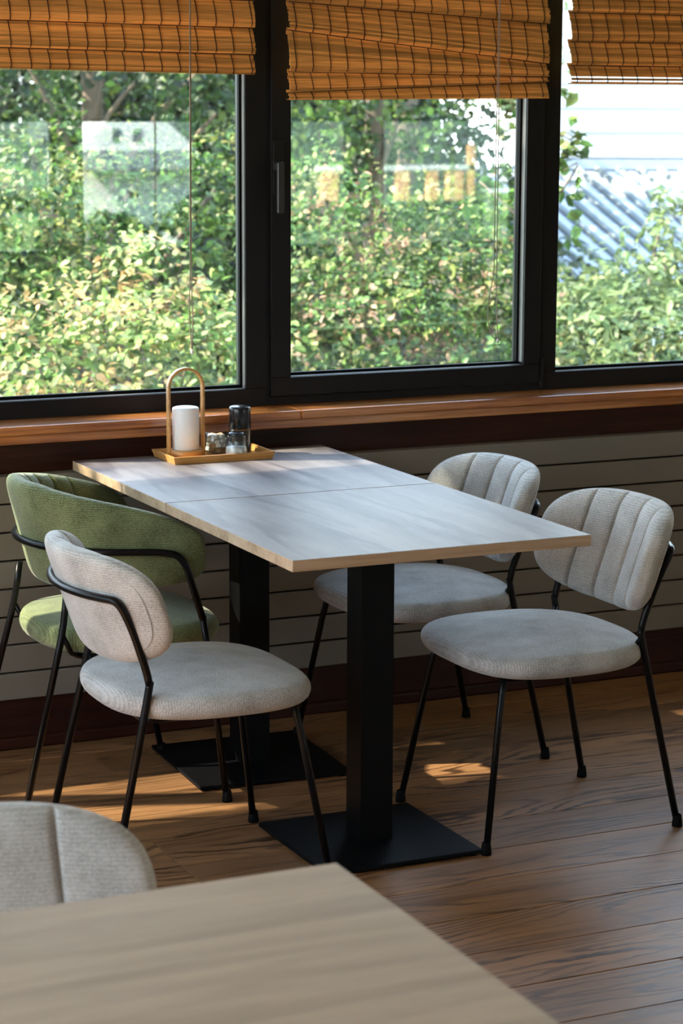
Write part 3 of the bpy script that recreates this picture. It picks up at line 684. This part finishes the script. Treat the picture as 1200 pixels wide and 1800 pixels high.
# ================================================================== BAMBOO BLINDS
def make_blind(label, xa, xb, bands, y0=1.505, gaps=False, seed=1, ragged=0.0012):
    """bands: list of (z at xa, z at xb) fold lines from the top down; each band bulges to the room at its foot"""
    rnd = random.Random(seed)
    t = empty('roman_blind', ((xa+xb)/2, y0, bands[-1][0])); tag(t, label, 'blind', 'woven bamboo roman blinds')
    ox, oz = t.location.x, t.location.z
    v = []; f = []; cols = []
    def prof(tt, k):
        # depth towards the room at fraction tt of the band
        return 0.004+0.032*(tt**0.9)*(1-0.35*(max(0, tt-0.8)/0.2)**2)+0.002*math.sin(tt*PI)
    rows = []
    for k in range(len(bands)-1):
        (a0, b0), (a1, b1) = bands[k], bands[k+1]; LAP = 0.005 if k < len(bands)-2 else 0.0
        n = max(3, int(round(((a0-a1)+(b0-b1))/2/0.0050)))
        for j in range(n):
            tt = (j+0.5)/n; shade = rnd.uniform(0.62, 1.25)
            if gaps and k == len(bands)-2 and j in (n-4, n-2): rows.append(None); continue
            rows.append((k, tt, a0+(a1-a0-LAP)*tt, b0+(b1-b0-LAP)*tt, ((a0-a1)/n, (b0-b1)/n), prof(tt, k), shade))
            # foot of the fold: two slats tucked under
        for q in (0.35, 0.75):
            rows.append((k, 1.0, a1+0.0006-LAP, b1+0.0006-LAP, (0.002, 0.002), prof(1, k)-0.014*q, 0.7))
    for r in rows:
        if r is None: continue
        k, tt, za, zb, (ha, hb), dy, sh = r
        nx = 14; e0 = rnd.uniform(-ragged, ragged); e1 = rnd.uniform(-ragged, ragged)
        base = len(v); wob = rnd.uniform(-0.0003, 0.0003)
        for i in range(nx+1):
            s_ = i/nx; x = xa+e0+(xb+e1-xa-e0)*s_; z = za+(zb-za)*s_+wob*math.sin(s_*7+k); hh = (ha+(hb-ha)*s_)*0.62
            y_ = -dy+0.0008*math.sin(s_*11+k*2.0)
            v += [(x-ox, y_-0.0012, z-hh-oz), (x-ox, y_-0.0012, z+hh-oz), (x-ox, y_+0.0006, z+hh-oz), (x-ox, y_+0.0006, z-hh-oz)]
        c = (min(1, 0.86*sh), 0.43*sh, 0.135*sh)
        for i in range(nx):
            for q in range(4): f.append((base+i*4+q, base+i*4+4+q, base+i*4+4+(q+1) % 4, base+i*4+(q+1) % 4)); cols.append(c)
        f.append((base, base+1, base+2, base+3)); cols.append(c); e = base+nx*4; f.append((e+3, e+2, e+1, e)); cols.append(c)
    me = mesh('slats', v, f); ca = me.color_attributes.new('tint', 'BYTE_COLOR', 'CORNER')
    arr = np.empty((len(me.loops), 4), 'f'); li = 0
    for p_, c in zip(me.polygons, cols):
        for _ in range(p_.loop_total): arr[li] = (*c, 1); li += 1
    ca.data.foreach_set('color', arr.ravel())
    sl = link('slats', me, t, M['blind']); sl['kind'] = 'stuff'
    x = xa+0.016
    while x < xb-0.004:
        s_ = (x-xa)/(xb-xa); path = []
        jx = rnd.uniform(-0.0015, 0.0015)
        for k in range(len(bands)-1):
            (a0, b0), (a1, b1) = bands[k], bands[k+1]; za = a0+(b0-a0)*s_; zb = a1+(b1-a1)*s_-(0.005 if k < len(bands)-2 else 0)
            for q in range(9):
                tt = q/8; path.append((x+jx+rnd.uniform(-0.0005, 0.0005)-ox, -prof(tt, k)-0.0032, za+(zb-za)*tt-oz))
        tube('binding_thread', path, 0.0013, M['thread'], t, 5)
        x += 0.0498
    for k in range(len(bands)-2):  # thin dark tube stands in for the shadow line under each fold
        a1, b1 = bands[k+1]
        tube('fold_shadow_line', [(xa+(xb-xa)*q/12-ox, -prof(1, k)+0.0005+0.0008*math.sin(q/12*11+k*2.0), a1+(b1-a1)*q/12-0.0062-oz) for q in range(13)], 0.0014, M['thread'], t, 5)
    # batten and head rail under the top of the window
    box('head_rail', xa-ox, xb-ox, -0.004, 0.022, 2.115-oz, 2.155-oz, M['mahogany'], t, 0.002)
    return t
def lin(bs, top): return [top]+bs
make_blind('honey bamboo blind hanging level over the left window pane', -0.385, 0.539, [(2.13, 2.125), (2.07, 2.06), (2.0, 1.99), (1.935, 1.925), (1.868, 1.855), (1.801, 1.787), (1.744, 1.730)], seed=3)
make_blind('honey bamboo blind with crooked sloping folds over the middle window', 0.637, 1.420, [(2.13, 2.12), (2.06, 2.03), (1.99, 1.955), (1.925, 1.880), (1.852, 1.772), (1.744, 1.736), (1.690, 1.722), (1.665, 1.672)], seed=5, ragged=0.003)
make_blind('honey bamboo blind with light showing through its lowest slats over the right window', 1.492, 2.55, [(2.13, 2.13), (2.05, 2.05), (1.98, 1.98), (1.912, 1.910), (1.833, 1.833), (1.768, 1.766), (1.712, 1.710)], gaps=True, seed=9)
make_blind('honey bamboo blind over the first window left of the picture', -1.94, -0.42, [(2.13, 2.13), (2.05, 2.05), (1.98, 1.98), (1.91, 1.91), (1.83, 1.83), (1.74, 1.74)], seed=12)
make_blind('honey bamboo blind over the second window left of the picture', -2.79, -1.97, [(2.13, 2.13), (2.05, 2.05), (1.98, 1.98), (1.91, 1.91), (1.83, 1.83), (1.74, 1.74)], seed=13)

def cord(label, pts_list, tass, name='blind_cord'):
    t = empty(name, tass); tag(t, label, 'cord')
    for pts in pts_list:
        tube('strand', [Vector(p_)-Vector(tass) for p_ in smooth_path(pts, 6)], 0.0014, M['cord'], t, 6)
    lathe('toggle', [(0, -0.008), (0.0035, -0.007), (0.0042, -0.001), (0.003, 0.005), (0, 0.006)], simple('white_toggle', (0.7, 0.68, 0.66), 0.4), t, 14)
yc = 1.450
cord('pull cord hanging straight before the left window pane', [[(0.346, yc, 2.1), (0.347, yc, 1.9), (0.343, yc, 1.26), (0.339, yc, 1.12), (0.346, yc, 1.018)], [(0.349, yc+0.003, 2.1), (0.350, yc+0.003, 1.9), (0.346, yc, 1.26), (0.349, yc, 1.12), (0.347, yc, 1.018)]], (0.3465, yc, 1.014))
cord('looped pull cord before the middle window pane', [[(1.247, yc, 2.1), (1.246, yc, 1.9), (1.243, yc, 1.32), (1.243, yc, 1.20), (1.230, yc, 1.13), (1.228, yc, 1.06), (1.240, yc, 1.02), (1.259, yc, 1.008)], [(1.251, yc, 2.1), (1.250, yc, 1.9), (1.252, yc, 1.32), (1.252, yc, 1.15), (1.259, yc, 1.012)]], (1.259, yc, 1.006))

# ================================================================== OUTSIDE
gd = box('ground', -80, 120, 4, 260, -9.2, -9.0, M['lawn']); tag(gd, kind='structure')
gd2 = box('ground', -80, 160, -330, -12, -12.2, -12.0, M['lawn']); tag(gd2, kind='structure')
rng = np.random.default_rng(7)
def leaves(name, blobs, count, size, palette, parent, weights=None, elong=1.0, droop=0.0, thin=True):
    """count leaves on the outer shells of ellipsoid blobs [(centre, (rx,ry,rz))]; every leaf is a small folded 6-gon of real size"""
    vol = np.array([b[1][0]*b[1][2] for b in blobs]); pr = vol/vol.sum()
    bi = rng.choice(len(blobs), count, p=pr)
    cen = np.array([b[0] for b in blobs])[bi]; rad_ = np.array([b[1] for b in blobs])[bi]
    d = rng.normal(size=(count, 3)); d /= np.linalg.norm(d, axis=1)[:, None]
    rr_ = rng.uniform(0.45, 1.0, count)**0.6
    # clumping: push leaves towards sprays
    ns = max(20, count//70); sp = rng.normal(size=(ns, 3)); sp /= np.linalg.norm(sp, axis=1)[:, None]
    k = rng.integers(0, ns, count); d = d*0.20+sp[k]; d /= np.linalg.norm(d, axis=1)[:, None]
    rs = rng.uniform(0.5, 1.15, ns)[k]
    P = cen-np.array(parent.location)+d*rad_*(rs*rng.uniform(0.86, 1.0, count))[:, None]
    # boughs: thin the leaves out between clumps
    wl = max(0.30, size*8)
    def waves(seed, wl_):
        g = np.random.default_rng(seed); kk = g.normal(size=(14, 3)); kk /= np.linalg.norm(kk, axis=1)[:, None]; kk *= 2*PI/wl_*g.uniform(0.7, 1.5, 14)[:, None]
        return np.sin(P@kk.T+g.uniform(0, 6.28, 14)).sum(1)/math.sqrt(7)
    nz = waves(count, wl); keep = nz > (-0.25 if thin else -9)+rng.normal(size=count)*0.18
    P, d, k, nz, count = P[keep], d[keep], k[keep], waves(count+1, wl*2.2)[keep], int(keep.sum())
    # leaf frame: normal leans up and out
    nrm = d*0.5+rng.normal(size=(count, 3))*0.55+np.array([0, 0, 0.6]); nrm /= np.linalg.norm(nrm, axis=1)[:, None]
    ax = rng.normal(size=(count, 3))+np.array([0, 0, -droop]); ax -= nrm*(ax*nrm).sum(1)[:, None]; ax /= np.linalg.norm(ax, axis=1)[:, None]
    bx = np.cross(nrm, ax); s = size*rng.uniform(0.6, 1.3, count)
    shape = np.array([(-0.5, 0, 0), (-0.15, 0.34, 0.08), (0.22, 0.26, 0.06), (0.55, 0, -0.06), (0.22, -0.26, 0.06), (-0.15, -0.34, 0.08)])
    V = P[:, None, :]+s[:, None, None]*(ax[:, None, :]*shape[None, :, :1]*elong+bx[:, None, :]*shape[None, :, 1:2]+nrm[:, None, :]*shape[None, :, 2:])
    V = V.reshape(-1, 3)
    q = np.array([[0, 1, 2, 3], [0, 3, 4, 5]])
    Fc = (np.arange(count)[:, None, None]*6+q[None]).reshape(-1, 4)
    me = bpy.data.meshes.new(name); me.vertices.add(len(V)); me.vertices.foreach_set('co', V.astype('f').ravel())
    me.loops.add(Fc.size); me.loops.foreach_set('vertex_index', Fc.astype('i').ravel())
    me.polygons.add(len(Fc)); me.polygons.foreach_set('loop_start', np.arange(0, Fc.size, 4, dtype='i')); me.polygons.foreach_set('loop_total', np.full(len(Fc), 4, 'i'))
    me.update(calc_edges=True)
    pal = np.array(palette); w_ = np.array(weights if weights else [1]*len(pal), float); w_ /= w_.sum()
    spray_col = rng.choice(len(pal), ns, p=w_)[k]; own = rng.choice(len(pal), count, p=w_)
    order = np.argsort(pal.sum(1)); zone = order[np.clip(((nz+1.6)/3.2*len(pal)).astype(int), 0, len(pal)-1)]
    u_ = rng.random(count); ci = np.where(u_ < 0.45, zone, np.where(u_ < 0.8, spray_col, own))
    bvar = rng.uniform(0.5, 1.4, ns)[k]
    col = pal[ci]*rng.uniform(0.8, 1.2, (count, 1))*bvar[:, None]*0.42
    ca = me.color_attributes.new('tint', 'FLOAT_COLOR', 'CORNER')
    cc = np.repeat(np.concatenate([col, np.ones((count, 1))], 1), 8, axis=0)
    ca.data.foreach_set('color', cc.astype('f').ravel())
    o = link(name, me, parent, M['leaf']); o['kind'] = 'stuff'
    return o
GREEN = [(0.05, 0.13, 0.025), (0.11, 0.23, 0.045), (0.17, 0.31, 0.07), (0.30, 0.36, 0.09), (0.42, 0.40, 0.16)]
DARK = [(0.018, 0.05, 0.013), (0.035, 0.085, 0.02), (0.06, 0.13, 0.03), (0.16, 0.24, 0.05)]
PALE = [(0.24, 0.36, 0.14), (0.32, 0.44, 0.17), (0.42, 0.50, 0.22), (0.20, 0.30, 0.12)]
MAPLE = [(0.20, 0.34, 0.08), (0.36, 0.46, 0.14), (0.52, 0.52, 0.22), (0.62, 0.42, 0.20), (0.09, 0.19, 0.04)]
def tree(name, label, blobs, count, size, pal, weights=None, trunk=True, foot=None, group='trees outside the windows', tr_r=0.12, elong=1.0, droop=0.0, lean=0.0, reach=1.3):
    c = sum((Vector(b[0]) for b in blobs), Vector())/len(blobs)
    if foot: c = Vector(foot)
    base = Vector((c.x, c.y, -9.0))
    t = empty(name, base); tag(t, label, 'tree' if 'tree' in name or 'maple' in name else 'shrub', group)
    leaves('crown', blobs, count, size, pal, t, weights, elong, droop, 'hedge' not in name)
    if trunk:
        top = max(b[0][2] for b in blobs)-(0.0 if tr_r > 0.15 else 1.2)
        pts = smooth_path([(0, 0, 0), (lean*0.3, 0.1, 4), (lean*0.7, 0.0, 7.5), (lean, 0.1, top+9+0.6)], 6)
        n = len(pts); tk = tube('trunk', pts, [tr_r*(1-0.6*i/n) for i in range(n)], M['bark'], t, 10)
        rnd = random.Random(int(count))
        for b in blobs[:10]:
            e = Vector(b[0])-base; s_ = Vector((lean*0.6, 0, max(2.0, e.z-reach)))
            pm = (s_+e)/2+Vector((rnd.uniform(-.2, .2), 0, 0.15))
            tube('branch', smooth_path([s_, pm, e], 4), [q_*min(1, tr_r/0.1) for q_ in (0.04, 0.036, 0.032, 0.028, 0.024, 0.02, 0.017, 0.015, 0.012)], M['bark'], t, 6)
    return t
def B(px, py, d, r, rz=None):
    p_ = at(px, py, d); return ((p_.x, p_.y, p_.z), (r, r, rz or r))
# near, sunlit maple reaching up across the lower left
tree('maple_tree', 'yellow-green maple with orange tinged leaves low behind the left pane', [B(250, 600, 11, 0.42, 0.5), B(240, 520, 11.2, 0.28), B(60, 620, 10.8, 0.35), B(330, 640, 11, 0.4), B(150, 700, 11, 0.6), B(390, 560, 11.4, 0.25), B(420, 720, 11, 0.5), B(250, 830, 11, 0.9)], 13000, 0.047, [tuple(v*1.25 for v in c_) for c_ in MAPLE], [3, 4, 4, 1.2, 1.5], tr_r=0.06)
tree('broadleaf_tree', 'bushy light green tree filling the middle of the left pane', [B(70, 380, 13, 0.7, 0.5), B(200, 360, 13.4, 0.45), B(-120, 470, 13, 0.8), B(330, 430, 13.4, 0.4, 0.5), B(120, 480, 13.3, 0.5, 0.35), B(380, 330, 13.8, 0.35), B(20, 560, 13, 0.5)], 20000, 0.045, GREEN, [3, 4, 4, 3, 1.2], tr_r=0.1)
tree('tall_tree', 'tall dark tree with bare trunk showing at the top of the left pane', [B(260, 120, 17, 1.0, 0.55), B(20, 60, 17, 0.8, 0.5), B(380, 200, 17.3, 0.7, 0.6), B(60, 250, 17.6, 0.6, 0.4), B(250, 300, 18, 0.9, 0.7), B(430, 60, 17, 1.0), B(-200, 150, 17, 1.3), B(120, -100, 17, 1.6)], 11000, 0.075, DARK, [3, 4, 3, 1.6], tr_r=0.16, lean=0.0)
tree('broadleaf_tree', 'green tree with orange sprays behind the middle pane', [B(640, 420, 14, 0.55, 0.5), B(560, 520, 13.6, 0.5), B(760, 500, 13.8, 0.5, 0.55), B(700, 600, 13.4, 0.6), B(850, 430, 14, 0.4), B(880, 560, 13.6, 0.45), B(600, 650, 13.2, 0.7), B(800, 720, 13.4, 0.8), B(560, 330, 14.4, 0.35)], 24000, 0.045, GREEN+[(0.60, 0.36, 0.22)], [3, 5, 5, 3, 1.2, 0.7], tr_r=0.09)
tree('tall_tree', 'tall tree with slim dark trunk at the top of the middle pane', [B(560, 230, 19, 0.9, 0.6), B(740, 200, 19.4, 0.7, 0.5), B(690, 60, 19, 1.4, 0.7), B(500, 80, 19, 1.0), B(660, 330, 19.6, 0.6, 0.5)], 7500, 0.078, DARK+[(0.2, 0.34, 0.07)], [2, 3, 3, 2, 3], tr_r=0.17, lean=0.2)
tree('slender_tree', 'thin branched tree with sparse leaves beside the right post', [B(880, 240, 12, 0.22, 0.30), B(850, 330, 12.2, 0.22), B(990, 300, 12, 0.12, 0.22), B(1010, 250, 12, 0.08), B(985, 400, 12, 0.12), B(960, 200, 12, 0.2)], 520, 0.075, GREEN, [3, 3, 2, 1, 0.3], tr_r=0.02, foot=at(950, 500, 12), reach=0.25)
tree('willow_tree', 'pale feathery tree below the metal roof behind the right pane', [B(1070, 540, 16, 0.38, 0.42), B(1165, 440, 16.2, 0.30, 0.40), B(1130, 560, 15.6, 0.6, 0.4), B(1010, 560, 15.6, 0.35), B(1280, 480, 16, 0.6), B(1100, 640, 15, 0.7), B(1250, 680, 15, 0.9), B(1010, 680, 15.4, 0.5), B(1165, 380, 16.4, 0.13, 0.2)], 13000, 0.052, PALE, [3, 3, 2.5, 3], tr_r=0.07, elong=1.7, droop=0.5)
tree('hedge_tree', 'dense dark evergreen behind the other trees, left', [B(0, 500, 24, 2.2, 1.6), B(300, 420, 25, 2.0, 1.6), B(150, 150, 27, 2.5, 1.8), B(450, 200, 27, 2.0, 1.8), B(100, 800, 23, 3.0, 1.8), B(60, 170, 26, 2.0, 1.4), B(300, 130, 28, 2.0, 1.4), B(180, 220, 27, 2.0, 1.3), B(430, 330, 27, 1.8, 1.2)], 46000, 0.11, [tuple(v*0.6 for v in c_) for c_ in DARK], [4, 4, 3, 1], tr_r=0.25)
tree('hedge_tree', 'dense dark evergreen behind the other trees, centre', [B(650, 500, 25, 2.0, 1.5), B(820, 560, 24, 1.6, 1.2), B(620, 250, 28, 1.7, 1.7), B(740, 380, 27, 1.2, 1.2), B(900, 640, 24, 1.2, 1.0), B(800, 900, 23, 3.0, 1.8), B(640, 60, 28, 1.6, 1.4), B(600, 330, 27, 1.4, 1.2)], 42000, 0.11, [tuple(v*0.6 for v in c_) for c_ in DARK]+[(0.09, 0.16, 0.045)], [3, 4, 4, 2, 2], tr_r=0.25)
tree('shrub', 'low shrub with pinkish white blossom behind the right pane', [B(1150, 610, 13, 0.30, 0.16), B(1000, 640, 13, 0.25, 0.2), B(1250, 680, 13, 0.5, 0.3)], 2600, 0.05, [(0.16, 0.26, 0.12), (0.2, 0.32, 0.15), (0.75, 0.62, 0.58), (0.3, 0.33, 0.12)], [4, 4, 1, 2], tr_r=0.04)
# tree left of the view that shades the table windows from the sun
sunb = Vector((-SUN_AZ.x, -SUN_AZ.y, 0))
p0 = Vector((-0.62, 1.54, 0))+sunb*4.2; side = Vector((-sunb.y, sunb.x, 0)); side = side if side.x > 0 else -side
bl = []
for q in range(7):
    for zz in (3.3, 4.2, 5.1, 6.0, 6.9):
        c_ = p0+side*(0.30+q*0.42)+sunb*random.uniform(-0.3, 0.3); bl.append(((c_.x, c_.y, zz+random.uniform(-0.2, 0.2)), (0.42, 0.42, 0.55)))
tree('shade_tree', 'leafy tree standing close to the windows left of the view', bl, 26000, 0.10, GREEN, tr_r=0.12)

# white building with clapboard wall and ribbed metal roof (right pane)
Dh = 30.0
bd = empty('building', at(1100, 280, Dh)); bd.rotation_euler = (0, 0, YAW); tag(bd, 'white building with horizontal cladding above a ribbed pale metal roof', 'building')
base = bd.location.copy()
for k in range(9):
    zz = 0.02+k*0.315
    b_ = box('cladding_board', -1.15, 6, 0.0, 0.10, zz, zz+0.30, M['white'], bd, 0.006, 1); b_.rotation_euler = (math.radians(3), 0, 0)
box('wall', -1.15, 6, 0.10, 3.0, -8.0, 3.2, M['slate'], bd)
box('fascia', -1.2, 6, -0.05, 0.02, -0.13, 0.0, M['roofmetal'], bd)
# lower roof slopes towards the viewer
sl_ = math.radians(33); rl = 2.4
def rp_(x, d): return Vector((x+d*0.62, -d*math.cos(sl_), -0.13-d*math.sin(sl_)))
v = [rp_(-2.6, 0), rp_(6, 0), rp_(6, rl), rp_(-2.6, rl)]; v += [p_+Vector((0, 0.02, -0.06)) for p_ in v]
link('roof', mesh('roof', v, [(0, 1, 2, 3), (7, 6, 5, 4), (0, 4, 5, 1), (1, 5, 6, 2), (2, 6, 7, 3), (3, 7, 4, 0)]), bd, M['roofmetal'])
for k in range(32):
    x = -2.55+k*0.27; a = rp_(x, 0)+Vector((0, 0, 0.02)); b_ = rp_(x, rl)+Vector((0, 0, 0.02))
    tube('roof_seam', [a, b_], 0.05, M['slate'], bd, 6)
box('lower_wall', -2.4, 6, -1.6, 0.0, -8.0, -1.5, M['white'], bd)

# house across the valley, seen only as a reflection in the panes
def mirror(px, py, vy):
    d = ray(px, py); t_ = (vy-CAM.y)/d.y; p_ = CAM+d*t_; return Vector((p_.x, 3.164-p_.y, p_.z))
VY = 200.0
pa = mirror(138, 330, VY); pb = mirror(345, 330, VY); zt = mirror(240, 208, VY).z; ze = mirror(240, 262, VY).z
hx0, hx1 = pa.x, pb.x; hy = pa.y
hl = empty('hill', (60, -430, -12)); hl['kind'] = 'structure'
lathe('hillside', [(170, 0), (150, 12), (110, 26), (50, 36), (0, 38)], M['haze_green'], hl, 24)
hs = empty('house', ((hx0+hx1)/2, hy, -12)); tag(hs, 'white gabled house across the valley, mirrored in the left pane', 'house')
hw_ = (hx1-hx0)/2
v = [(-hw_, 0, 0), (hw_, 0, 0), (hw_, 0, ze+12), (hw_*0.45, 0, zt+12), (-hw_*0.45, 0, zt+12), (-hw_, 0, ze+12)]; n = len(v)
v += [(x, -9, z) for (x, y, z) in v]
link('gable_wall', mesh('gable', v, [tuple(range(n)), tuple(reversed(range(n, 2*n)))]+[(i, (i+1) % n, n+(i+1) % n, n+i) for i in range(n)]), hs, M['house_white'])
for px in (205, 241):
    c_ = mirror(px, 238, VY); x = c_.x-(hx0+hx1)/2; z = c_.z+12
    w_ = box('window', x-0.42, x+0.42, 0.02, 0.10, z-0.6, z+0.6, M['slate'], hs)
zr0 = mirror(240, 264, VY).z+12; zr1 = mirror(240, 296, VY).z+12
v = [(-hw_-0.3, 0.1, zr0), (hw_+0.3, 0.1, zr0), (hw_+0.8, 2.5, zr1), (-hw_-0.8, 2.5, zr1)]; v += [(x, y, z-0.25) for (x, y, z) in v]
link('porch_roof', mesh('porch', v, [(0, 1, 2, 3), (7, 6, 5, 4), (0, 4, 5, 1), (1, 5, 6, 2), (2, 6, 7, 3), (3, 7, 4, 0)]), hs, M['slate'])

# hedge before that house
hb_ = []
for px in (-60, 10, 80, 250, 330, 400, 480, 560): 
    c_ = mirror(px, 385, VY-14); hb_.append(((c_.x, c_.y, c_.z), (2.2, 2.0, 2.4)))
for px in (110, 180, 215):
    c_ = mirror(px, 420, VY-14); hb_.append(((c_.x, c_.y, c_.z), (2.2, 2.0, 2.6)))
cc_ = sum((Vector(b_[0]) for b_ in hb_), Vector())/len(hb_)
he = empty('valley_hedge', (cc_.x, cc_.y, -12)); tag(he, 'dark bushes before the white gabled house across the valley', 'hedge')
leaves('foliage', hb_, 6000, 0.7, DARK, he)

# timber arcade across the valley, mirrored in the middle pane
VA = 120.0
ac = mirror(700, 350, VA); arc = empty('arcade', (ac.x, ac.y, -12)); tag(arc, 'peach coloured open arcade across the valley, mirrored in the middle pane', 'arcade')
M['peach'] = simple('peach_timber', (0.85, 0.48, 0.26), 0.7, bscale=5)
def mbox(name, px0, px1, py0, py1, th, mat):
    a_ = mirror(px0, py1, VA); b_ = mirror(px1, py0, VA)
    return box(name, min(a_.x, b_.x)-ac.x, max(a_.x, b_.x)-ac.x, -th, 0.0, a_.z+12, b_.z+12, M[mat], arc)
for px0, px1 in ((568, 595), (616, 645), (698, 720), (752, 770), (785, 815)): mbox('pier', px0, px1, 300, 352, 0.5, 'peach')
mbox('beam', 560, 845, 290, 301, 0.6, 'house_white')
mbox('post', 823, 835, 255, 345, 0.3, 'peach')
mbox('plinth', 555, 850, 352, 470, 0.6, 'haze_green')
